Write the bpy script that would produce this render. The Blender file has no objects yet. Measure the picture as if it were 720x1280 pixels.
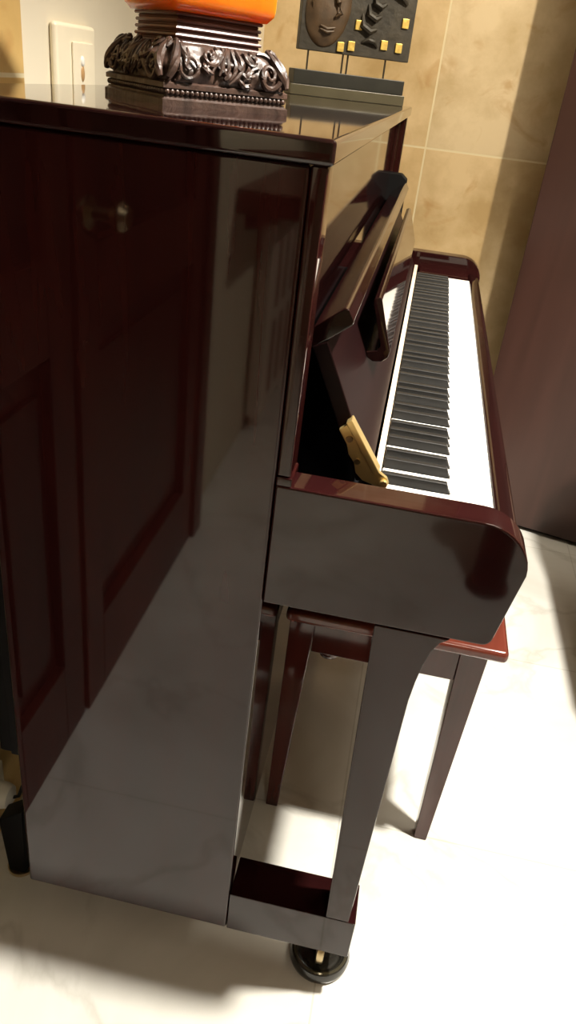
import bpy, bmesh, math, random
from mathutils import Vector, Matrix, noise
random.seed(7)
scene = bpy.context.scene
COL = scene.collection
R = math.radians

# ------------------------------------------------------------------ materials
def new_mat(name):
    m = bpy.data.materials.new(name); m.use_nodes = True
    nt = m.node_tree; b = nt.nodes['Principled BSDF']
    return m, nt, b

def plain(name, col, rough=.4, metal=0., vary=.12, scale=30., bump=0., coat=0., spec=.5):
    """one colour with a little procedural mottling"""
    m, nt, b = new_mat(name)
    tc = nt.nodes.new('ShaderNodeTexCoord')
    nz = nt.nodes.new('ShaderNodeTexNoise'); nz.inputs['Scale'].default_value = scale
    nz.inputs['Detail'].default_value = 4
    nt.links.new(tc.outputs['Object'], nz.inputs['Vector'])
    rp = nt.nodes.new('ShaderNodeValToRGB')
    a = [max(0, c * (1 - vary)) for c in col]; c2 = [min(1, c * (1 + vary)) for c in col]
    rp.color_ramp.elements[0].position = .3; rp.color_ramp.elements[1].position = .7
    rp.color_ramp.elements[0].color = (*a, 1); rp.color_ramp.elements[1].color = (*c2, 1)
    nt.links.new(nz.outputs['Fac'], rp.inputs['Fac'])
    nt.links.new(rp.outputs['Color'], b.inputs['Base Color'])
    b.inputs['Roughness'].default_value = rough; b.inputs['Metallic'].default_value = metal
    b.inputs['Coat Weight'].default_value = coat; b.inputs['Coat Roughness'].default_value = .03
    b.inputs['Specular IOR Level'].default_value = spec
    if bump:
        bp = nt.nodes.new('ShaderNodeBump'); bp.inputs['Strength'].default_value = bump
        bp.inputs['Distance'].default_value = .01
        nt.links.new(nz.outputs['Fac'], bp.inputs['Height']); nt.links.new(bp.outputs['Normal'], b.inputs['Normal'])
    return m

def wood(name, c1, c2, rough=.05, axis='Z', scale=1., spec=.5, coat=0.):
    """polished wood with fine stretched grain"""
    m, nt, b = new_mat(name)
    tc = nt.nodes.new('ShaderNodeTexCoord'); mp = nt.nodes.new('ShaderNodeMapping')
    s = {'X': (1.2, 14, 14), 'Y': (14, 1.2, 14), 'Z': (14, 14, 1.2)}[axis]
    mp.inputs['Scale'].default_value = [v * scale for v in s]
    nt.links.new(tc.outputs['Object'], mp.inputs['Vector'])
    nz = nt.nodes.new('ShaderNodeTexNoise'); nz.inputs['Scale'].default_value = 2.2
    nz.inputs['Detail'].default_value = 6; nz.inputs['Distortion'].default_value = .6
    nt.links.new(mp.outputs['Vector'], nz.inputs['Vector'])
    rp = nt.nodes.new('ShaderNodeValToRGB')
    rp.color_ramp.elements[0].position = .32; rp.color_ramp.elements[1].position = .7
    rp.color_ramp.elements[0].color = (*c1, 1); rp.color_ramp.elements[1].color = (*c2, 1)
    nt.links.new(nz.outputs['Fac'], rp.inputs['Fac']); nt.links.new(rp.outputs['Color'], b.inputs['Base Color'])
    b.inputs['Roughness'].default_value = rough; b.inputs['Specular IOR Level'].default_value = spec
    b.inputs['Coat Weight'].default_value = coat; b.inputs['Coat Roughness'].default_value = .02
    return m

def marble(name):
    m, nt, b = new_mat(name)
    tc = nt.nodes.new('ShaderNodeTexCoord')
    n1 = nt.nodes.new('ShaderNodeTexNoise'); n1.inputs['Scale'].default_value = 2.6; n1.inputs['Detail'].default_value = 8
    n1.inputs['Distortion'].default_value = 1.2
    n2 = nt.nodes.new('ShaderNodeTexNoise'); n2.inputs['Scale'].default_value = 2.1; n2.inputs['Detail'].default_value = 10
    n2.inputs['Distortion'].default_value = .7
    for n in (n1, n2): nt.links.new(tc.outputs['Object'], n.inputs['Vector'])
    # veins: thin ridge of the second noise
    sub = nt.nodes.new('ShaderNodeMath'); sub.operation = 'SUBTRACT'; sub.inputs[1].default_value = .5
    ab = nt.nodes.new('ShaderNodeMath'); ab.operation = 'ABSOLUTE'
    nt.links.new(n2.outputs['Fac'], sub.inputs[0]); nt.links.new(sub.outputs[0], ab.inputs[0])
    vr = nt.nodes.new('ShaderNodeValToRGB')
    vr.color_ramp.elements[0].position = 0; vr.color_ramp.elements[0].color = (.70, .69, .66, 1)
    vr.color_ramp.elements[1].position = .022; vr.color_ramp.elements[1].color = (1, 1, 1, 1)
    nt.links.new(ab.outputs[0], vr.inputs['Fac'])
    cr = nt.nodes.new('ShaderNodeValToRGB')
    cr.color_ramp.elements[0].position = .3; cr.color_ramp.elements[0].color = (.62, .605, .55, 1)
    cr.color_ramp.elements[1].position = .62; cr.color_ramp.elements[1].color = (.76, .75, .70, 1)
    nt.links.new(n1.outputs['Fac'], cr.inputs['Fac'])
    mx = nt.nodes.new('ShaderNodeMix'); mx.data_type = 'RGBA'; mx.blend_type = 'MULTIPLY'; mx.inputs['Factor'].default_value = .5
    nt.links.new(cr.outputs['Color'], mx.inputs['A']); nt.links.new(vr.outputs['Color'], mx.inputs['B'])
    # slab joints
    bk = nt.nodes.new('ShaderNodeTexBrick'); bk.offset = 0
    bk.inputs['Color1'].default_value = (1, 1, 1, 1); bk.inputs['Color2'].default_value = (.96, .96, .95, 1)
    bk.inputs['Mortar'].default_value = (.80, .79, .76, 1); bk.inputs['Scale'].default_value = 1
    bk.inputs['Mortar Size'].default_value = .0016; bk.inputs['Brick Width'].default_value = .6; bk.inputs['Row Height'].default_value = .6
    mp = nt.nodes.new('ShaderNodeMapping'); mp.inputs['Location'].default_value = (.13, .27, 0)
    nt.links.new(tc.outputs['Object'], mp.inputs['Vector']); nt.links.new(mp.outputs['Vector'], bk.inputs['Vector'])
    m2 = nt.nodes.new('ShaderNodeMix'); m2.data_type = 'RGBA'; m2.blend_type = 'MULTIPLY'; m2.inputs['Factor'].default_value = 1
    nt.links.new(mx.outputs['Result'], m2.inputs['A']); nt.links.new(bk.outputs['Color'], m2.inputs['B'])
    nt.links.new(m2.outputs['Result'], b.inputs['Base Color'])
    b.inputs['Roughness'].default_value = .14; b.inputs['Specular IOR Level'].default_value = .4
    return m

def tiles(name, loc, rot=(0, 0, 0), w=.6, h=.75, c1=(.45, .345, .185), c2=(.67, .565, .385), stain=(.42, .25, .09)):
    """large honey travertine tiles with pale joints, veins and rusty stains"""
    m, nt, b = new_mat(name)
    tc = nt.nodes.new('ShaderNodeTexCoord')
    mp = nt.nodes.new('ShaderNodeMapping'); mp.inputs['Rotation'].default_value = rot; mp.inputs['Location'].default_value = loc
    nt.links.new(tc.outputs['Object'], mp.inputs['Vector'])
    bk = nt.nodes.new('ShaderNodeTexBrick'); bk.offset = 0; bk.inputs['Scale'].default_value = 1
    bk.inputs['Color1'].default_value = (1, 1, 1, 1); bk.inputs['Color2'].default_value = (1, 1, 1, 1)
    bk.inputs['Mortar'].default_value = (1.0, .98, .9, 1)
    bk.inputs['Mortar Size'].default_value = .0028; bk.inputs['Brick Width'].default_value = w; bk.inputs['Row Height'].default_value = h
    nt.links.new(mp.outputs['Vector'], bk.inputs['Vector'])
    n1 = nt.nodes.new('ShaderNodeTexNoise'); n1.inputs['Scale'].default_value = 4.5; n1.inputs['Detail'].default_value = 8; n1.inputs['Roughness'].default_value = .6
    n2 = nt.nodes.new('ShaderNodeTexNoise'); n2.inputs['Scale'].default_value = 9; n2.inputs['Detail'].default_value = 8; n2.inputs['Distortion'].default_value = 1.5
    for n in (n1, n2): nt.links.new(tc.outputs['Object'], n.inputs['Vector'])
    r1 = nt.nodes.new('ShaderNodeValToRGB')
    r1.color_ramp.elements[0].position = .36; r1.color_ramp.elements[0].color = (*c1, 1)
    r1.color_ramp.elements[1].position = .62; r1.color_ramp.elements[1].color = (*c2, 1)
    nt.links.new(n1.outputs['Fac'], r1.inputs['Fac'])
    r2 = nt.nodes.new('ShaderNodeValToRGB')
    r2.color_ramp.elements[0].position = .57; r2.color_ramp.elements[0].color = (0, 0, 0, 1)
    r2.color_ramp.elements[1].position = .74; r2.color_ramp.elements[1].color = (.55, .55, .55, 1)
    nt.links.new(n2.outputs['Fac'], r2.inputs['Fac'])
    mx = nt.nodes.new('ShaderNodeMix'); mx.data_type = 'RGBA'
    nt.links.new(r2.outputs['Color'], mx.inputs['Factor']); nt.links.new(r1.outputs['Color'], mx.inputs['A'])
    mx.inputs['B'].default_value = (*stain, 1)
    m2 = nt.nodes.new('ShaderNodeMix'); m2.data_type = 'RGBA'; m2.blend_type = 'MULTIPLY'; m2.inputs['Factor'].default_value = 1
    sp = nt.nodes.new('ShaderNodeSeparateXYZ'); nt.links.new(mp.outputs['Vector'], sp.inputs[0])
    dv = nt.nodes.new('ShaderNodeMath'); dv.operation = 'DIVIDE'; dv.inputs[1].default_value = h
    fl = nt.nodes.new('ShaderNodeMath'); fl.operation = 'FLOOR'
    dx = nt.nodes.new('ShaderNodeMath'); dx.operation = 'DIVIDE'; dx.inputs[1].default_value = w
    fx = nt.nodes.new('ShaderNodeMath'); fx.operation = 'FLOOR'
    nt.links.new(sp.outputs['Y'], dv.inputs[0]); nt.links.new(dv.outputs[0], fl.inputs[0])
    nt.links.new(sp.outputs['X'], dx.inputs[0]); nt.links.new(dx.outputs[0], fx.inputs[0])
    ad = nt.nodes.new('ShaderNodeCombineXYZ'); nt.links.new(fl.outputs[0], ad.inputs[1]); nt.links.new(fx.outputs[0], ad.inputs[0])
    wn = nt.nodes.new('ShaderNodeTexWhiteNoise'); nt.links.new(ad.outputs[0], wn.inputs['Vector'])
    tr = nt.nodes.new('ShaderNodeValToRGB'); tr.color_ramp.elements[0].color = (1, .86, .66, 1); tr.color_ramp.elements[1].color = (1, 1, 1, 1)
    nt.links.new(wn.outputs['Value'], tr.inputs['Fac'])
    nt.links.new(mx.outputs['Result'], m2.inputs['A']); nt.links.new(tr.outputs['Color'], m2.inputs['B'])
    m3 = nt.nodes.new('ShaderNodeMix'); m3.data_type = 'RGBA'
    nt.links.new(bk.outputs['Fac'], m3.inputs['Factor']); nt.links.new(m2.outputs['Result'], m3.inputs['A'])
    m3.inputs['B'].default_value = (.72, .62, .40, 1)
    nt.links.new(m3.outputs['Result'], b.inputs['Base Color'])
    bp = nt.nodes.new('ShaderNodeBump'); bp.inputs['Strength'].default_value = .25; bp.inputs['Distance'].default_value = .003; bp.invert = True
    nt.links.new(bk.outputs['Fac'], bp.inputs['Height']); nt.links.new(bp.outputs['Normal'], b.inputs['Normal'])
    b.inputs['Roughness'].default_value = .45
    return m

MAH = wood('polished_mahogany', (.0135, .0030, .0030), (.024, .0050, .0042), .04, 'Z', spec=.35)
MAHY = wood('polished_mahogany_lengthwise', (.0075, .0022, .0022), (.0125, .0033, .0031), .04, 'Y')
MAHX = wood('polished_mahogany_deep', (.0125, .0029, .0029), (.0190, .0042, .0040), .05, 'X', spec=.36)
BENCHW = wood('bench_mahogany', (.075, .016, .010), (.12, .026, .015), .09, 'Y')
BENCHL = wood('bench_leg_mahogany', (.036, .008, .006), (.058, .012, .009), .08, 'Z')
FBM = wood('satin_mahogany', (.0068, .0019, .0020), (.0105, .0026, .0026), .42, 'Y', spec=.12)
BLACKW = plain('satin_black', (.0035, .0033, .0035), .6, spec=.15)
SHADEB = plain('matte_black_shade', (.004, .004, .005), .9, spec=.1)
FELT = plain('pale_key_strip', (.62, .50, .38), .6)
IVORY = plain('white_key_plastic', (.86, .84, .79), .18, vary=.02)
EBONY = plain('black_key_plastic', (.010, .0095, .009), .45, vary=.2, spec=.35)
BRASS = plain('polished_brass', (.95, .70, .29), .3, .8, .05)
DBRASS = plain('aged_brass', (.50, .40, .24), .3, 1., .15)
CUPM = plain('caster_cup_black', (.016, .015, .012), .16, vary=.3)
CREAM = plain('cream_paint', (.72, .65, .50), .7, vary=.025, scale=6)
SWITCH = plain('cream_plastic', (.84, .76, .58), .32, vary=.02)
WHITEP = plain('white_plastic', (.85, .83, .76), .35, vary=.03)
CARVED = plain('dark_carved_wood', (.042, .022, .015), .42, vary=.45, scale=60, bump=.25)
NECKM = plain('red_brown_carved_wood', (.085, .025, .016), .4, vary=.3, scale=50)
PLAQUE = plain('dark_relief_panel', (.030, .024, .015), .55, vary=.35, scale=40, bump=.2)
MASKM = plain('brown_relief_mask', (.080, .048, .024), .5, vary=.35, scale=30, bump=.15)
GOLD = plain('gold_leaf', (.90, .60, .16), .38, .55, .25, 120)
BASEG = plain('dark_grey_stand', (.020, .020, .016), .4, vary=.2)
REFLG = plain('grey_green_base_reflection', (.085, .075, .046), .3, vary=.12, scale=20)
STEEL = plain('dark_steel', (.10, .09, .07), .35, .8)
DOORW = wood('dark_red_door_wood', (.042, .0065, .005), (.075, .012, .008), .4, 'Z', 1.)
DOORD = wood('darker_door_panel_wood', (.018, .0035, .003), (.036, .0065, .005), .4, 'Z', 1.)
WARD = wood('wardrobe_brown', (.034, .0145, .0105), (.048, .020, .015), .34, 'Z', .6)
SHELFW = wood('shelf_red_wood', (.10, .020, .012), (.16, .032, .02), .3, 'Y')
RADM = plain('radiator_enamel', (.72, .66, .56), .4, vary=.03)
RADD = plain('radiator_gap_brown', (.20, .09, .05), .7)
UPH = plain('brown_upholstery', (.09, .05, .03), .8, vary=.2, bump=.2)
SKIRT = plain('marble_skirting', (.66, .60, .46), .3, vary=.08, scale=8)
CABLE = plain('black_cable', (.01, .01, .01), .5)
TRIMT = tiles('honey_tile_strip', (0, 0, 0), (R(90), 0, R(90)), .6, .9, (.52, .38, .16), (.62, .47, .22))
TILE = tiles('honey_tiles', (-.384, -1.087, 0), (R(-90), 0, 0))
FLOORM = marble('veined_white_marble')
ROOMW = plain('brown_beige_paint', (.46, .39, .29), .7, vary=.03, scale=5)
CEIL = plain('ceiling_paint', (.60, .56, .48), .8, vary=.02)

def amber():
    m, nt, b = new_mat('amber_glass')
    tc = nt.nodes.new('ShaderNodeTexCoord'); nz = nt.nodes.new('ShaderNodeTexNoise'); nz.inputs['Scale'].default_value = 14
    nt.links.new(tc.outputs['Object'], nz.inputs['Vector'])
    rp = nt.nodes.new('ShaderNodeValToRGB')
    rp.color_ramp.elements[0].color = (.86, .13, .004, 1); rp.color_ramp.elements[1].color = (.98, .26, .012, 1)
    nt.links.new(nz.outputs['Fac'], rp.inputs['Fac']); nt.links.new(rp.outputs['Color'], b.inputs['Base Color'])
    b.inputs['Roughness'].default_value = .12
    b.inputs['Transmission Weight'].default_value = .35
    b.inputs['Subsurface Weight'].default_value = .6; b.inputs['Subsurface Radius'].default_value = (.08, .03, .01)
    b.inputs['Subsurface Scale'].default_value = .6
    return m
AMBER = amber()

# ------------------------------------------------------------------ mesh helpers
class MB:
    def __init__(s): s.bm = bmesh.new()
    def add(s, tmp, mat=None, bev=0., seg=2, ang=25):
        if bev:
            tmp.normal_update()
            es = [e for e in tmp.edges if len(e.link_faces) == 2 and e.calc_face_angle(0) > R(ang)]
            bmesh.ops.bevel(tmp, geom=es, offset=bev, offset_type='OFFSET', segments=seg, profile=.5, affect='EDGES', clamp_overlap=True)
        if mat is not None: bmesh.ops.transform(tmp, matrix=mat, verts=tmp.verts)
        bmesh.ops.recalc_face_normals(tmp, faces=tmp.faces)
        me = bpy.data.meshes.new('t'); tmp.to_mesh(me); tmp.free(); s.bm.from_mesh(me); bpy.data.meshes.remove(me)
        return s
    def box(s, x0, x1, y0, y1, z0, z1, bev=0., seg=2, mat=None):
        t = bmesh.new(); bmesh.ops.create_cube(t, size=1)
        bmesh.ops.scale(t, vec=(x1 - x0, y1 - y0, z1 - z0), verts=t.verts)
        bmesh.ops.translate(t, vec=((x0 + x1) / 2, (y0 + y1) / 2, (z0 + z1) / 2), verts=t.verts)
        return s.add(t, mat, bev, seg)
    def hexa(s, lo, hi, z0, z1, bev=0., seg=2, mat=None):
        """tapered post: lo/hi = (x0,x1,y0,y1) at z0 and z1"""
        t = bmesh.new()
        f = lambda q, z: [t.verts.new(p) for p in ((q[0], q[2], z), (q[1], q[2], z), (q[1], q[3], z), (q[0], q[3], z))]
        a, b = f(lo, z0), f(hi, z1)
        t.faces.new(a[::-1]); t.faces.new(b)
        for i in range(4): t.faces.new((a[i], a[(i + 1) % 4], b[(i + 1) % 4], b[i]))
        return s.add(t, mat, bev, seg)
    def prism(s, pts, a0, a1, axis='Y', bev=0., seg=2, mat=None, ang=25):
        """polygon extruded along an axis; pts are (x,z) for Y, (x,y) for Z, (y,z) for X"""
        t = bmesh.new()
        mk = {'Y': lambda p, a: (p[0], a, p[1]), 'Z': lambda p, a: (p[0], p[1], a), 'X': lambda p, a: (a, p[0], p[1])}[axis]
        A = [t.verts.new(mk(p, a0)) for p in pts]; B = [t.verts.new(mk(p, a1)) for p in pts]
        t.faces.new(A); t.faces.new(B[::-1]); n = len(pts)
        for i in range(n): t.faces.new((A[i], B[i], B[(i + 1) % n], A[(i + 1) % n]))
        bmesh.ops.recalc_face_normals(t, faces=t.faces)
        return s.add(t, mat, bev, seg, ang)
    def cyl(s, p0, p1, r0, r1=None, n=24, bev=0., mat=None):
        p0, p1 = Vector(p0), Vector(p1); r1 = r0 if r1 is None else r1
        t = bmesh.new(); d = p1 - p0
        bmesh.ops.create_cone(t, cap_ends=True, segments=n, radius1=r0, radius2=r1, depth=d.length)
        M = Matrix.Translation((p0 + p1) / 2) @ d.to_track_quat('Z', 'Y').to_matrix().to_4x4()
        if bev:
            t.normal_update()
            es = [e for e in t.edges if len(e.link_faces) == 2 and e.calc_face_angle(0) > R(50)]
            bmesh.ops.bevel(t, geom=es, offset=bev, segments=2, profile=.5, affect='EDGES')
        bmesh.ops.transform(t, matrix=M, verts=t.verts)
        return s.add(t, mat)
    def lathe(s, prof, n=40, mat=None):
        t = bmesh.new(); rings = []
        for r, z in prof:
            if r < 1e-6: rings.append([t.verts.new((0, 0, z))])
            else: rings.append([t.verts.new((r * math.cos(2 * math.pi * k / n), r * math.sin(2 * math.pi * k / n), z)) for k in range(n)])
        for a, b in zip(rings, rings[1:]):
            for k in range(n):
                k2 = (k + 1) % n
                if len(a) == 1 and len(b) == 1: continue
                if len(a) == 1: t.faces.new((a[0], b[k], b[k2]))
                elif len(b) == 1: t.faces.new((a[k], a[k2], b[0]))
                else: t.faces.new((a[k], a[k2], b[k2], b[k]))
        return s.add(t, mat)
    def tube(s, path, rad, n=8, closed=False, mat=None):
        t = bmesh.new(); path = [Vector(p) for p in path]; N = len(path); rings = []
        rr = rad if isinstance(rad, (list, tuple)) else [rad] * N
        up = Vector((0, 0, 1))
        for i, p in enumerate(path):
            a = path[max(0, i - 1)]; b = path[min(N - 1, i + 1)]
            d = (b - a).normalized(); u = d.cross(up)
            if u.length < 1e-4: u = d.cross(Vector((1, 0, 0)))
            u.normalize(); v = u.cross(d)
            rings.append([t.verts.new(p + (u * math.cos(2 * math.pi * k / n) + v * math.sin(2 * math.pi * k / n)) * rr[i]) for k in range(n)])
        for a, b in zip(rings, rings[1:]):
            for k in range(n): t.faces.new((a[k], a[(k + 1) % n], b[(k + 1) % n], b[k]))
        t.faces.new(rings[0][::-1]); t.faces.new(rings[-1])
        return s.add(t, mat)
    def ball(s, c, r, mat=None, sc=(1, 1, 1), n=16):
        t = bmesh.new(); bmesh.ops.create_uvsphere(t, u_segments=n, v_segments=n // 2 + 2, radius=r)
        bmesh.ops.scale(t, vec=sc, verts=t.verts); bmesh.ops.translate(t, vec=c, verts=t.verts)
        return s.add(t, mat)
    def build(s, name, mat, parent=None, smooth=True, wn=True, angle=40):
        me = bpy.data.meshes.new(name); s.bm.to_mesh(me); s.bm.free()
        o = bpy.data.objects.new(name, me); COL.objects.link(o); me.materials.append(mat)
        if smooth:
            me.polygons.foreach_set('use_smooth', [True] * len(me.polygons)); me.set_sharp_from_angle(angle=R(angle))
            if wn:
                w = o.modifiers.new('normals', 'WEIGHTED_NORMAL'); w.keep_sharp = True
        if parent:
            o.parent = parent; o.matrix_parent_inverse = Matrix.Translation(-parent.location) if False else Matrix.Identity(4)
        return o

def thing(name, label, cat, loc=(0, 0, 0), rz=0, group=None):
    o = bpy.data.objects.new(name, None); COL.objects.link(o); o.empty_display_size = .05
    o.location = loc; o.rotation_euler = (0, 0, rz); o['label'] = label; o['category'] = cat
    if group: o['group'] = group
    return o
def tag(o, label, cat, group=None):
    o['label'] = label; o['category'] = cat
    if group: o['group'] = group
    return o
def struct(o): o['kind'] = 'structure'; return o

# ------------------------------------------------------------------ room shell
XW, YB, YF, XR, ZC = -.135, 1.88, -3.4, 3.0, 2.6
struct(MB().box(XW - .1, XR + .1, YF - .1, YB + .1, -.1, 0).build('floor', FLOORM, smooth=False))
struct(MB().box(XW - .1, XR + .1, YF - .1, YB + .1, ZC, ZC + .1).build('ceiling', CEIL, smooth=False))
struct(MB().box(XW - .1, XW, YF - .1, YB + .1, 0, ZC).build('wall_left', CREAM, smooth=False))
struct(MB().box(XW, XR, YB, YB + .1, 0, ZC).build('wall_back', TILE, smooth=False))
struct(MB().box(XR, XR + .1, YF - .1, YB + .1, 0, ZC).build('wall_right', ROOMW, smooth=False))
struct(MB().box(XW, XR, YF - .1, YF, 0, ZC).build('wall_front', ROOMW, smooth=False))
struct(MB().box(XW, XW + .006, .06, .385, .0, ZC).build('trim_1', TRIMT, smooth=False))
struct(MB().box(XW, XW + .012, .386, YB, 0, .08, .003).build('baseboard_left', SKIRT))

# wooden double door in the left wall beside and behind the camera (seen mirrored in the piano side)
door = struct(MB().box(XW, XW + .012, -1.285, -.03, 0, 2.2).build('door_1', DOORD))
MB().box(XW + .012, XW + .05, -.10, -.03, 0, 2.2, .004).box(XW + .012, XW + .05, -1.285, -1.21, 0, 2.2, .004).box(XW + .012, XW + .05, -1.21, -.10, 2.1, 2.2, .004).build('door_frame', DOORW, door)
for a, b, x in ((-.45, -.105, .02), (-1.205, -.46, .026)):
    lf = MB()
    w = .085
    for y0, y1, z0, z1 in ((a, a + w, .0, 2.1), (b - w, b, .0, 2.1), (a + w, b - w, 0, .2), (a + w, b - w, .82, .97), (a + w, b - w, 1.98, 2.1)):
        lf.box(XW + .012, XW + .012 + x, y0, y1, z0 + .004, z1, .003)
    leaf = lf.build('door_leaf', DOORW, door)
    MB().box(XW + .012, XW + .022, a + w + .03, b - w - .03, .25, .77, .004).build('raised_panel', DOORD, leaf)
    MB().box(XW + .012, XW + .022, a + w + .03, b - w - .03, 1.02, 1.93, .004).build('raised_panel', DOORD, leaf)
MB().lathe([(0, 0), (.026, 0), (.026, .006), (.01, .012), (.01, .04), (.022, .05), (.024, .06), (.016, .07), (0, .072)],
           mat=Matrix.Translation((XW + .038, -.50, 1.02)) @ Matrix.Rotation(R(90), 4, 'Y')).build('door_knob', DBRASS, door)

# ------------------------------------------------------------------ upright piano
ZB, ZS, ZL = .100, 1.176, 1.198      # underside, top of sides, top of lid
XD, W = .319, 1.468
AT, AB, XA = .871, .720, .591        # arm top / bottom / front
ZK = .835
piano = thing('upright_piano', 'glossy dark mahogany upright piano with its fallboard open, seen from its bass end', 'piano')
P = piano
for y0 in (0, W - .04):
    MB().box(0, XD, y0, y0 + .04, ZB, ZS, .004, 3).build('side_panel', MAH, P)
    # pilaster in front of the side panel
    MB().box(.3195, .3345, y0 + .002, y0 + .042, AT + .010, ZS, .0025).build('pilaster', MAH, P)
    MB().box(.3195, .3365, y0 + .001, y0 + .043, AT - .001, AT + .0095, .002).build('pilaster_base', MAH, P)
lid = MB().box(-.055, .340, -.010, W + .010, ZS + .001, ZL, .004, 3).build('lid', MAHY, P)
MB().box(-.028, 0, .03, W - .03, .34, ZS, .002).build('back_panel', BLACKW, P)
for k in range(5):
    y = .045 + k * (W - .09 - .07) / 4
    MB().box(-.055, -.028, y, y + .07, .325, ZS, .004).build('back_post', BLACKW, P)
for y0 in (.066, W - .101):
    ft = MB().prism([(-.076, .006), (-.046, .006), (-.042, .165), (-.086, .13)], y0, y0 + .035, 'Y', .003)
    ft.box(-.05, .04, y0 + .004, y0 + .031, ZB + .005, .16, .002)
    f = ft.build('rear_foot', BLACKW, P)
    MB().cyl((-.061, y0 + .0175, 0), (-.061, y0 + .0175, .007), .024, n=28, bev=.0015).build('foot_ring', DBRASS, f)
MB().box(.296, .315, .04, W - .04, AT - .06, ZS, .001).build('upper_front_panel', MAHY, P)
MB().box(.3152, .3162, .0445, W - .0445, .81, .975).build('shade_strip', SHADEB, P)  # black sheet standing in for the shade behind the fallboard
MB().box(.290, .311, .04, W - .04, ZB + .004, AB, .002).build('lower_front_panel', MAHY, P)
MB().box(.02, .2895, .04, W - .04, ZB + .004, .184, .002).build('bottom_rail', MAHY, P)
MB().box(.30, .56, .05, W - .05, AB + .008, .806, .002).build('keybed', SHADEB, P)  # blackened so the gap behind the fallboard stays in shade

def arm_profile():
    pts = [(XD + .0005, AB)]
    # bottom front corner
    r = .012; bx = XA - .014
    for k in range(5):
        a = R(-90 + 22.5 * k); pts.append((bx - r + r * math.cos(a) , AB + r + r * math.sin(a)))
    r = .055; c = (XA - r, AT - r)
    for k in range(11):
        a = R(0 + 9 * k); pts.append((c[0] + r * math.cos(a), c[1] + r * math.sin(a)))
    pts.append((XD + .0005, AT))
    return pts
def leg_profile():
    # joins the arm with a fillet at the front
    pts = [(.4635, .1838), (.4975, .1838)]
    top = [(.5045, .62), (.507, .65), (.5105, .675), (.5155, .697), (.5225, .711), (.533, .7195)]
    return pts + top + [(.448, .7195)]
for s, y0 in ((0, 0.), (1, W - .041)):
    MB().prism(arm_profile(), y0, y0 + .041, 'Y', .003, 2, ang=30).build('arm', MAHX, P)
    ly = y0 if s == 0 else W - .045
    MB().prism(leg_profile(), ly, ly + .045, 'Y', .002, 2, ang=30).build('leg', MAH, P)
    MB().box(XD + .0005, .508, ly - (.02 if s else 0), ly + (.045 if s else .066), ZB, .1833, .002).build('toe_block', MAHX, P)
    ky = .0415 if s == 0 else W - .0995
    MB().box(.43, .558, ky, ky + .058, .80, .833, .003).build('key_block', MAHX, P)
    # caster
    cy = .046 if s == 0 else W - .046
    cs = MB().cyl((.469, cy, .088), (.469, cy, .1), .018, n=20).box(.455, .462, cy - .014, cy + .014, .05, .09, .002).box(.476, .483, cy - .014, cy + .014, .05, .09, .002).build('caster', DBRASS, P)
    MB().cyl((.463, cy, .044), (.475, cy, .044), .028, n=32, bev=.003).build('wheel', DBRASS, cs)
# right-hand inner stop, black
MB().prism([(.298, .85), (.36, .85), (.36, 1.040), (.345, 1.052), (.298, 1.052)], W - .078, W - .043, 'Y', .003).build('fallboard_stop', BLACKW, P)
MB().prism([(.298, .88), (.318, .88), (.318, .95), (.298, .95)], .043, .07, 'Y', .003).build('fallboard_stop', BLACKW, P)
# key slip
MB().prism([(.5586, .722), (.585, .722), (.587, .82), (.584, .830), (.577, .8345), (.564, .8345), (.5586, .831)], .0415, W - .0415, 'Y', .002).build('key_slip', MAHY, P)
# strip behind the keys
MB().box(.4165, .4245, .1, W - .1, .828, .8475, .001).build('key_strip', FELT, P)
# fallboard, open and leaning back
Y0, Y1 = .1, W - .1
fb = MB().prism([(.414, .849), (.344, .999), (.328, .991), (.398, .841)], Y0, Y1, 'Y', .002).build('fallboard', FBM, P)
MB().prism([(.3265, .988), (.327, 1.012), (.357, 1.036), (.3615, 1.035), (.3685, 1.0235), (.3675, 1.019), (.3445, 1.0005)], Y0 + .002, Y1, 'Y', .0015).build('folded_lip', MAHY, P)
# folding music desk: a rounded flap hanging in front of the board
md = [(.3765, .9325), (.379, .925), (.387, .9205), (.399, .922), (.406, .928), (.408, .936), (.3865, 1.003), (.383, 1.0055), (.377, 1.003), (.376, .999), (.394, .942), (.391, .936)]
MB().prism(md, .30, W - .30, 'Y', .0012, 2).build('music_desk', MAHY, P)
# brass hinge on the bass end of the fallboard
hb = MB().prism([(.370, .905), (.382, .9155), (.3875, .911), (.4205, .863), (.432, .856), (.4355, .849), (.432, .8435), (.424, .843), (.405, .848), (.396, .856), (.3925, .868), (.385, .877), (.381, .889)], .0915, .0985, 'Y', .0012)
hb.prism([(.377, .915), (.383, .920), (.423, .863), (.417, .859)], .088, .106, 'Y', .0012)
hinge = hb.build('hinge', BRASS, P)
for x, z in ((.3835, .896), (.396, .871)):
    MB().cyl((x, .0918, z), (x, .0893, z), .0042, .0034, 16).build('screw', DBRASS, hinge)
MB().cyl((.4295, .100, .8495), (.4295, .0865, .8495), .0048, n=18, bev=.001).build('pivot', BRASS, hinge)
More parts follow.
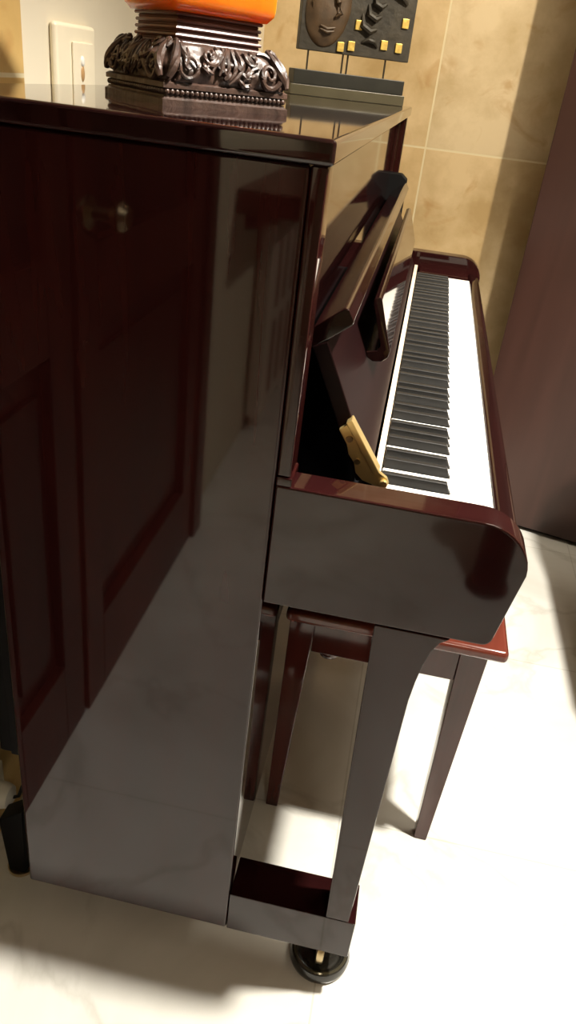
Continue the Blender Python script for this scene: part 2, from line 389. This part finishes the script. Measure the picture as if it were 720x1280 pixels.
# keys
N = 52; KP = 1.225 / N; yk0 = .1015
names = 'ABCDEFG'
black_after = {'A': .62, 'C': .38, 'D': .62, 'F': .33, 'G': .5}   # fraction offset of the black key centre around the line
blacks = []
for i in range(N - 1):
    n = names[i % 7]
    if n in black_after:
        off = {'A': .0022, 'C': -.0022, 'D': .0022, 'F': -.0028, 'G': 0.}[n]
        blacks.append((i, yk0 + (i + 1) * KP + off))
BW = .0105
XK0, XK1, XB = .426, .558, .507
bl = {i: y for i, y in blacks}
wmesh = {}
for i in range(N):
    a, b = yk0 + i * KP + .0005, yk0 + (i + 1) * KP - .0005
    ta = bl[i - 1] + BW / 2 + .0012 if (i - 1) in bl else a
    tb = bl[i] - BW / 2 - .0012 if i in bl else b
    key = (round(ta - a, 5), round(b - tb, 5))
    if key not in wmesh:
        pts = [(XK1, 0), (XK1, b - a)]
        if b - tb > .0003: pts += [(XB + .001, b - a), (XB + .001, tb - a)]
        pts += [(XK0, tb - a), (XK0, ta - a)]
        if ta - a > .0003: pts += [(XB + .001, ta - a), (XB + .001, 0)]
        o = MB().prism(pts, ZK - .021, ZK, 'Z', .0009, 2).build('white_key', IVORY, P)
        wmesh[key] = o
    else:
        o = wmesh[key].copy(); COL.objects.link(o); o.parent = P
    o.location = (0, a, 0)
bo = None
for i, y in blacks:
    if bo is None:
        t = bmesh.new()
        lo = [(XK0, -BW / 2), (XB, -BW / 2), (XB, BW / 2), (XK0, BW / 2)]
        hi = [(XK0, -.0045), (XB - .005, -.0043), (XB - .005, .0043), (XK0, .0045)]
        A = [t.verts.new((*p, ZK - .012)) for p in lo]; A2 = [t.verts.new((*p, ZK + .001)) for p in lo]; B = [t.verts.new((*p, ZK + .012)) for p in hi]
        t.faces.new(A[::-1]); t.faces.new(B)
        for q, r_ in ((A, A2), (A2, B)):
            for k in range(4): t.faces.new((q[k], q[(k + 1) % 4], r_[(k + 1) % 4], r_[k]))
        m = MB(); m.add(t, None, .0014, 3); bo = m.build('black_key', EBONY, P); o = bo
    else:
        o = bo.copy(); COL.objects.link(o); o.parent = P
    o.location = (0, y, 0)

# caster cup on the floor below the near toe block
cup = thing('caster_cup', 'round dark caster cup under the near front leg of the piano', 'caster cup', (.469, .054, 0))
MB().lathe([(0, .0), (.044, 0), (.048, .004), (.049, .012), (.046, .021), (.041, .0235), (.036, .021), (.033, .016), (.0305, .0155), (.028, .0165), (.024, .0155), (0, .0155)], 56).build('dish', CUPM, cup)
MB().lathe([(.0405, .0238), (.0425, .0245), (.0445, .0232), (.0425, .0225), (.0405, .0238)], 56).build('rim', plain('cup_rim', (.10, .09, .06), .15, .6), cup)

# ------------------------------------------------------------------ bench
bench = thing('piano_bench', 'red mahogany piano bench with tapered legs pushed under the keyboard', 'bench', (.322, .285, 0))
BX0, BX1, BY0, BY1, BZ = .322, .672, .285, .985, .50
def bm_(): return Matrix.Translation((-.322, -.285, 0))
T = bm_()
MB().box(BX0 - .004, BX1, BY0, BY1, BZ - .022, BZ, .008, 4, mat=T).build('seat', BENCHW, bench)
ly0, ly1 = .318, .952
ap = [(.364, .606, ly0 + .004, ly0 + .024), (.364, .606, ly1 - .024, ly1 - .004), (.326, .346, ly0 + .04, ly1 - .04), (.626, .646, ly0 + .04, ly1 - .04)]
for x0, x1, y0, y1 in ap:
    MB().box(x0, x1, y0, y1, .397, BZ - .0225, .002, 2, mat=T).build('apron', BENCHL, bench)
for sx in (0, 1):
    for sy in (0, 1):
        if sx == 0: hi = [.323, .366]; lo = [.323, .346]
        else: hi = [.604, .650]; lo = [.614, .638]
        yy_hi = [ly0, ly0 + .046] if sy == 0 else [ly1 - .046, ly1]
        yy_lo = [ly0 + .004, ly0 + .026] if sy == 0 else [ly1 - .026, ly1 - .004]
        MB().hexa((*lo, *yy_lo), (*hi, *yy_hi), 0, BZ - .0225, .002, 2, mat=T).build('leg', BENCHL, bench)
MB().lathe([(0, -.030), (.010, -.029), (.016, -.024), (.019, -.016), (.016, -.006), (.010, 0), (0, 0)], 28,
           mat=T @ Matrix.Translation((.394, ly0 + .030, .404))).build('knob', BENCHL, bench)

# ------------------------------------------------------------------ carved stand and amber glass on the lid
CX, CY = .140, .262
stand = thing('carved_stand', 'square dark carved wooden stand with scrollwork and a beaded rim on the piano lid', 'stand', (CX, CY, ZL), R(44))
def sq_ring(bm, h, z, n=18, rnd=.0, ph=0, amp=0., seed=0.):
    """ring of vertices on a rounded square of half-side h"""
    vs = []
    for side in range(4):
        for k in range(n):
            t = -1 + 2 * k / n
            x, y = h, h * t
            rr = rnd * abs(t) ** 6
            v = Vector((x * (1 - rr), y * (1 - rr), z))
            v.rotate(Matrix.Rotation(side * math.pi / 2, 3, 'Z'))
            vs.append(bm.verts.new(v))
    return vs
def sq_loft(prof, n=18, rnd=.03, disp=None):
    bm = bmesh.new(); rings = [sq_ring(bm, h, z, n, rnd) for h, z in prof]
    if disp:
        for (h, z), rg in zip(prof, rings):
            for v in rg:
                v.co += disp(v.co, z)
    for a, b in zip(rings, rings[1:]):
        m = len(a)
        for k in range(m): bm.faces.new((a[k], a[(k + 1) % m], b[(k + 1) % m], b[k]))
    bm.faces.new(rings[0][::-1]); bm.faces.new(rings[-1])
    return bm
H = .0765
ft = MB(); ft.add(sq_loft([(H, 0), (H, .006), (H - .003, .008), (H - .003, .0095)], 6, 0)); ft.add(sq_loft([(H - .001, .0165), (H - .001, .021), (H - .004, .023)], 6, 0)); ft.add(sq_loft([(H - .005, .0085), (H - .005, .018)], 6, 0))
ft.build('foot', CARVED, stand)
bd = MB()
nb = 26
for side in range(4):
    M = Matrix.Rotation(side * math.pi / 2, 4, 'Z')
    for k in range(nb):
        bd.ball((H - .0035, -H + .006 + (2 * H - .012) * k / (nb - 1), .013), .0031, mat=M, n=8)
bd.build('beading', CARVED, stand)
def carve(co, z):
    amp = .0062 * min(1, max(0, (z - .024) / .008)) * min(1, max(0, (.060 - z) / .006))
    d = Vector((co.x, co.y, 0)).normalized()
    p = co * 42
    s = noise.noise(p) * .6 + .5 * math.sin(9 * noise.noise(co * 26) + co.z * 160)
    return d * s * amp
prof = []
for k in range(31):
    t = k / 30; z = .022 + .038 * t
    h = H - .004 + (.003 * math.sin(t * math.pi) * 1.5) - .017 * t ** 1.8
    if t > .9: h -= (t - .9) * .08
    prof.append((h, z))
bowl = MB(); bowl.add(sq_loft(prof, 60, .05, carve)); bowl.build('carved_body', CARVED, stand, wn=False, angle=80)
# raised scrolls and leaves on each face
sc = MB()
def spiral(c, r0, turns, dirn, a0, hgt, face, lean=.42, n=34, rad=.0024):
    pts, rads = [], []
    for k in range(n):
        t = k / (n - 1); a = a0 + dirn * turns * 2 * math.pi * t; r = r0 * (1 - .86 * t)
        y, z = c[0] + r * math.cos(a), c[1] + r * math.sin(a)
        tt = max(0, min(1, (z - .022) / .038)); x = H - .004 + .0045 * math.sin(tt * math.pi) - .017 * tt ** 1.8 + .0035
        pts.append((x, y, z)); rads.append(rad * (1 - .45 * t))
    sc.tube(pts, rads, 7, mat=face)
for side in range(4):
    M = Matrix.Rotation(side * math.pi / 2, 4, 'Z')
    spiral((-.047, .038), .013, 1.3, 1, R(200), 0, M)
    spiral((.050, .037), .014, 1.4, -1, R(-20), 0, M, rad=.0030)
    spiral((-.022, .048), .010, 1.1, -1, R(30), 0, M, rad=.0028)
    spiral((.030, .050), .008, 1.2, 1, R(150), 0, M)
    rnd = random.Random(side + 3)
    def xf(z):
        tt = max(0, min(1, (z - .022) / .038)); return H - .004 + .0045 * math.sin(tt * math.pi) - .017 * tt ** 1.8 + .003
    for k in range(6):     # wing feathers in the middle of the face
        pts = []
        for j in range(9):
            t = j / 8; z = .057 - (.020 + .0025 * k) * t
            pts.append((xf(z), -.012 + .0055 * k - .014 * t * t + .003 * math.sin(5 * t + k), z))
        sc.tube(pts, [.0021 * math.sin(math.pi * (.12 + .8 * j / 8)) + .0007 for j in range(9)], 6, mat=M)
    for k in range(26):    # leaves and tendrils filling the ground of the face
        y0, z0 = rnd.uniform(-.064, .064), rnd.uniform(.027, .056)
        a, cv, ln = rnd.uniform(0, 6.28), rnd.uniform(-3, 3), rnd.uniform(.010, .022)
        pts = []
        for j in range(8):
            pts.append((xf(z0) - .0005, max(-.071, min(.071, y0)), max(.024, min(.059, z0))))
            y0 += math.cos(a) * ln / 7; z0 += math.sin(a) * ln / 7; a += cv / 7
        rr = rnd.uniform(.0018, .0034)
        sc.tube(pts, [rr * math.sin(math.pi * (.12 + .76 * j / 7)) + .0004 for j in range(8)], 6, mat=M)
    for sgn in (-1, 1):
        pts = [(xf(.026 + .034 * t), sgn * (.070 - .016 * t), .026 + .034 * t) for t in [j / 8 for j in range(9)]]
        sc.tube(pts, [.0048 * math.sin(math.pi * (.2 + .65 * j / 8)) for j in range(9)], 7, mat=M)
sc.build('scrollwork', CARVED, stand, wn=False)
nk = MB()
zz = .056
for k, h in enumerate((.0525, .050, .0520, .0495, .0515, .049, .051, .0485, .052)):
    nk.add(sq_loft([(h, zz), (h + .0008, zz + .0015), (h, zz + .0032)], 6, .02)); zz += .0032
nk.build('ribbed_neck', NECKM, stand)
vase = thing('glass_vase', 'square bright orange amber glass vase standing on the carved wooden stand', 'vase', (CX, CY, ZL + zz + .0002), R(44))
vp = []
for k in range(25):
    t = k / 24
    h = .062 + .003 * t
    if t < .06: h = .056 + .006 * math.sin(t / .06 * math.pi / 2)
    vp.append((h, .150 * t))
vp += [(.063, .151), (.059, .149), (.055, .02), (.03, .012)]
v = MB(); v.add(sq_loft(vp, 20, .025)); v.build('vase_body', AMBER, vase, wn=False, angle=60)
v = MB()
v.add(sq_loft([(.0652, .1495), (.0675, .1525), (.0665, .157), (.063, .157), (.0605, .154)], 14, .03)); v.build('rim', AMBER, vase, wn=False)

# ------------------------------------------------------------------ relief panel on its stand at the far end of the lid
sculp = thing('relief_panel', 'dark carved relief panel with gold squares, on rods at the far lid end', 'sculpture', (.072, 1.27, ZL), R(24))
S = sculp
L = .268
MB().box(-.006, L + .004, -.004, .058, 0, .022, .002).build('reflection_tier', REFLG, S)  # added tier, coloured like the base mirrored in the lid
MB().box(0, L, 0, .052, .0222, .052, .002).build('base', BASEG, S)
for x in (.035, .118, .130, .222):
    MB().cyl((x, .026, .05), (x, .026, .10), .0022, n=12).build('rod', STEEL, S)
PZ0, PZ1 = .090, .30
MB().box(.008, L + .006, .013, .037, PZ0, PZ1, .002).build('panel', PLAQUE, S)
mk = MB()
t = bmesh.new(); bmesh.ops.create_uvsphere(t, u_segments=28, v_segments=20, radius=1)
bmesh.ops.scale(t, vec=(.052, .014, .078), verts=t.verts)
for vtx in t.verts: vtx.co += Vector((0, -1, 0)) * .003 * noise.noise(vtx.co * 60)
bmesh.ops.rotate(t, cent=(0, 0, 0), matrix=Matrix.Rotation(R(8), 3, 'Y'), verts=t.verts)
bmesh.ops.translate(t, vec=(.068, .014, .176), verts=t.verts); mk.add(t)
def ridge(pts, r): mk.tube(pts, [r * math.sin(math.pi * (.15 + .7 * i / (len(pts) - 1))) for i in range(len(pts))], 8)
ridge([(.078, .0, .205), (.086, -.004, .185), (.092, -.006, .165), (.082, -.004, .158)], .006)       # nose
ridge([(.05, .0, .140), (.066, -.003, .134), (.084, -.002, .138)], .004)                                 # lips
ridge([(.05, .0, .133), (.066, -.003, .128), (.082, -.002, .131)], .004)
ridge([(.04, .0, .205), (.056, -.002, .212), (.07, -.001, .206)], .004)                                  # brow
mk.ball((.056, .001, .194), .007, sc=(1.3, .6, .7))
for k in range(4): ridge([(.022 + .004 * k, .009, .23 - .03 * k), (.030, .004, .24 - .02 * k), (.05, .002, .248 - .006 * k)], .0035)
mk.build('mask_relief', MASKM, S, wn=False)
rl = MB()
def ridge2(pts, r): rl.tube(pts, [r * math.sin(math.pi * (.15 + .7 * i / (len(pts) - 1))) for i in range(len(pts))], 8)
for k in range(3): ridge2([(.150 + .012 * k, .012, .172 + .02 * k), (.150 + .012 * k, .007, .150 + .022 * k), (.168 + .01 * k, .008, .140 + .024 * k), (.185 + .008 * k, .012, .146 + .025 * k)], .008)
ridge2([(.20, .012, .24), (.215, .007, .225), (.235, .008, .215), (.25, .012, .2)], .009)
ridge2([(.15, .012, .26), (.165, .007, .24), (.172, .008, .22), (.16, .012, .205)], .009)
ridge2([(.155, .012, .118), (.168, .008, .124), (.182, .008, .121), (.192, .012, .112)], .006)
rl.build('figure_relief', PLAQUE, S, wn=False)
for x, z in ((.105, .104), (.130, .108), (.142, .150), (.208, .118), (.244, .116), (.252, .165)):
    MB().box(x - .008, x + .008, .0085, .0135, z - .0095, z + .0095, .0012).build('gold_square', GOLD, S)

# ------------------------------------------------------------------ wall fittings
sw = thing('light_switch', 'cream single light switch on the cream wall behind the piano lid', 'light switch', (XW, .535, 1.226))
MB().box(0, .012, -.062, .075, -.045, .042, .007, 4).build('plate', SWITCH, sw)
MB().box(.0122, .0155, -.014, .058, -.036, .020, .002).build('rocker', SWITCH, sw)
MB().ball((.0155, .016, -.004), .006, sc=(.5, 1, 1.2)).build('indicator', WHITEP, sw)
MB().ball((.0155, .016, -.020), .006, sc=(.4, 1, 1.8)).build('indicator_lens', plain('amber_lens', (.45, .27, .12), .3), sw)
so = thing('wall_socket', 'white wall socket low on the wall behind the piano back', 'socket', (XW, .122, .120))
MB().box(0, .009, -.04, .04, -.04, .04, .005, 3).build('plate', SWITCH, so)
pg = thing('power_plug', 'round white plug with black cable in the low wall socket', 'plug', (XW + .0092, .122, .120))
MB().lathe([(0, 0), (.021, 0), (.0225, .004), (.0225, .022), (.019, .032), (.010, .037), (0, .038)], 32, mat=Matrix.Rotation(R(90), 4, 'Y')).build('plug_body', WHITEP, pg)
MB().tube([(.036, 0, 0), (.046, .002, .004), (.050, .012, .022), (.047, .03, .045), (.040, .05, .075), (.030, .07, .12), (.02, .08, .2)], .0032, 8).build('cable', CABLE, pg)

# ------------------------------------------------------------------ wardrobe at the right of the far wall
wd = thing('wardrobe', 'tall dark brown wooden wardrobe standing by the tiled wall right of the keyboard', 'wardrobe', (.722, 1.70, 0), R(-14))
MB().box(0, 1.0, 0, .10, .012, 2.3, .003).build('carcass', WARD, wd)
MB().box(.004, .996, .004, .096, 0, .0118, .001).build('plinth', BLACKW, wd)
for a in (.5035,):
    MB().box(.0, .4985, -.022, -.0005, .016, 2.298, .003).build('door', WARD, wd)
    d2 = MB().box(.5015, 1.0, -.022, -.0005, .016, 2.298, .003).build('door', WARD, wd)
    MB().cyl((.53, -.045, .95), (.53, -.045, 1.15), .006, n=14).cyl((.53, -.022, .97), (.53, -.045, .97), .004, n=10).cyl((.53, -.022, 1.13), (.53, -.045, 1.13), .004, n=10).build('handle', STEEL, d2)

# ------------------------------------------------------------------ radiator and shelf behind the camera (mirrored in the piano side)
rad = thing('radiator', 'flat cream radiator with long vertical slots under the red wooden shelf', 'radiator', (XW, -2.34, 0))
MB().box(.012, .07, -.30, .30, .06, .79, .012, 3).build('body', RADM, rad)
for y in (-.14, .02, .17):
    for z0, z1 in ((.13, .42), (.47, .72)):
        MB().box(.066, .0725, y - .028, y + .028, z0, z1, .002).build('slot', RADD, rad)
for y in (-.22, .22): MB().box(.015, .055, y - .02, y + .02, 0, .065, .003).build('foot', RADM, rad)
sh = thing('wall_shelf', 'red brown wooden shelf box on the cream wall above the slotted radiator', 'shelf', (XW, -2.3, 0))
MB().box(0, .20, -.60, .62, .86, .93, .006, 3).build('board', SHELFW, sh)
for y in (-.45, .45): MB().prism([(0, .79), (.05, .80), (.13, .8595), (0, .8595)], y - .02, y + .02, 'Y', .003).build('bracket', SHELFW, sh)

# ------------------------------------------------------------------ chair added unseen past the right edge, only to throw the shadow on the floor
ac = thing('shadow_armchair', 'brown upholstered chair added unseen past the right edge to cast a floor shadow', 'shadow_armchair', (1.005, .60, 0))
MB().box(0, .62, .0, .62, .18, .42, .05, 5).build('seat', UPH, ac)
MB().box(.0, .62, .40, .62, .40, .86, .07, 6).build('backrest', UPH, ac)
for x in (0, .50): MB().box(x, x + .12, .0, .5, .38, .60, .045, 5).build('armrest', UPH, ac)
for x in (.06, .56):
    for y in (.06, .56): MB().hexa((x - .015, x + .015, y - .015, y + .015), (x - .022, x + .022, y - .022, y + .022), 0, .185, .002).build('leg', BLACKW, ac)

st = thing('leg_stand_in', 'small round dark stand-in for the leg of a person behind the camera, mirrored in the piano arm', 'leg_stand_in', (.79, -1.24, 0))  # seat-shaped filler added where a standing leg is mirrored
MB().lathe([(0, 0), (.058, 0), (.062, .006), (.062, .02), (.050, .03), (.046, .36), (.066, .385), (.066, .40), (0, .40)], 36).build('base', BLACKW, st)
MB().lathe([(0, .4005), (.074, .4005), (.082, .412), (.084, .43), (.078, .448), (.055, .456), (0, .459)], 36).build('cushion', plain('dark_red_cushion', (.05, .009, .010), .7), st)

# ------------------------------------------------------------------ light
def lamp(name, loc, power, size, col, aim=None):
    d = bpy.data.lights.new(name, 'AREA'); d.shape = 'DISK'; d.size = size; d.energy = power; d.color = col
    o = bpy.data.objects.new(name, d); COL.objects.link(o); o.location = loc
    if aim is not None:
        o.rotation_euler = (Vector(aim) - Vector(loc)).to_track_quat('-Z', 'Y').to_euler()
    return o
def spot(name, loc, power, radius, col, cone, blend, aim=None):
    d = bpy.data.lights.new(name, 'SPOT'); d.energy = power; d.shadow_soft_size = radius; d.color = col
    d.spot_size = R(cone); d.spot_blend = blend
    o = bpy.data.objects.new(name, d); COL.objects.link(o); o.location = loc
    if aim is not None: o.rotation_euler = (Vector(aim) - Vector(loc)).to_track_quat('-Z', 'Y').to_euler()
    return o
WARM = (1, .87, .66)
spot('ceiling_or_fill_light', (1.10, .13, 2.42), 470, .05, (1, .94, .84), 108, .6)
spot('ceiling_or_fill_light', (1.42, .35, 2.45), 175, .03, (1, .88, .68), 66, .5, (.45, 1.88, 1.05))
spot('ceiling_or_fill_light', (1.5, -2.1, 2.45), 340, .06, (1, .88, .70), 60, .6, (XW, -1.95, .75))  # added fill, no known source: brightens the radiator wall for its mirror image
lamp('fill_lamp', (1.35, .75, 2.56), 19, 1.0, (1, .90, .74))  # added ambient fill with no known source, lifts the shaded floor
lamp('ceiling_or_fill_light', (1.0, -1.9, 2.5), 7, .25, (1, .88, .70))
w = bpy.data.worlds.new('world'); scene.world = w; w.use_nodes = True
w.node_tree.nodes['Background'].inputs['Color'].default_value = (1, .9, .75, 1)
w.node_tree.nodes['Background'].inputs['Strength'].default_value = .1

# ------------------------------------------------------------------ camera
cd = bpy.data.cameras.new('camera'); cam = bpy.data.objects.new('camera', cd); COL.objects.link(cam)
r0 = Vector((0.977836961077622, 0.18059730505157315, 0.10592209853751028))
r1 = Vector((0.18072942232195854, -0.47268901193000645, -0.8624975211024118))
r2 = Vector((-0.10569651582550942, 0.8625251946515784, -0.4948520335752947))
M = Matrix((r0, -r1, -r2)).transposed().to_4x4()
M.translation = (0.42155, -0.69658, 1.24186)
cam.matrix_world = M
cd.sensor_fit = 'VERTICAL'; cd.sensor_height = 36; cd.lens = 960.378 / 1280 * 36
cd.clip_start = .02
scene.camera = cam
scene.view_settings.view_transform = 'Standard'
scene.view_settings.look = 'None'
scene.view_settings.exposure = 0
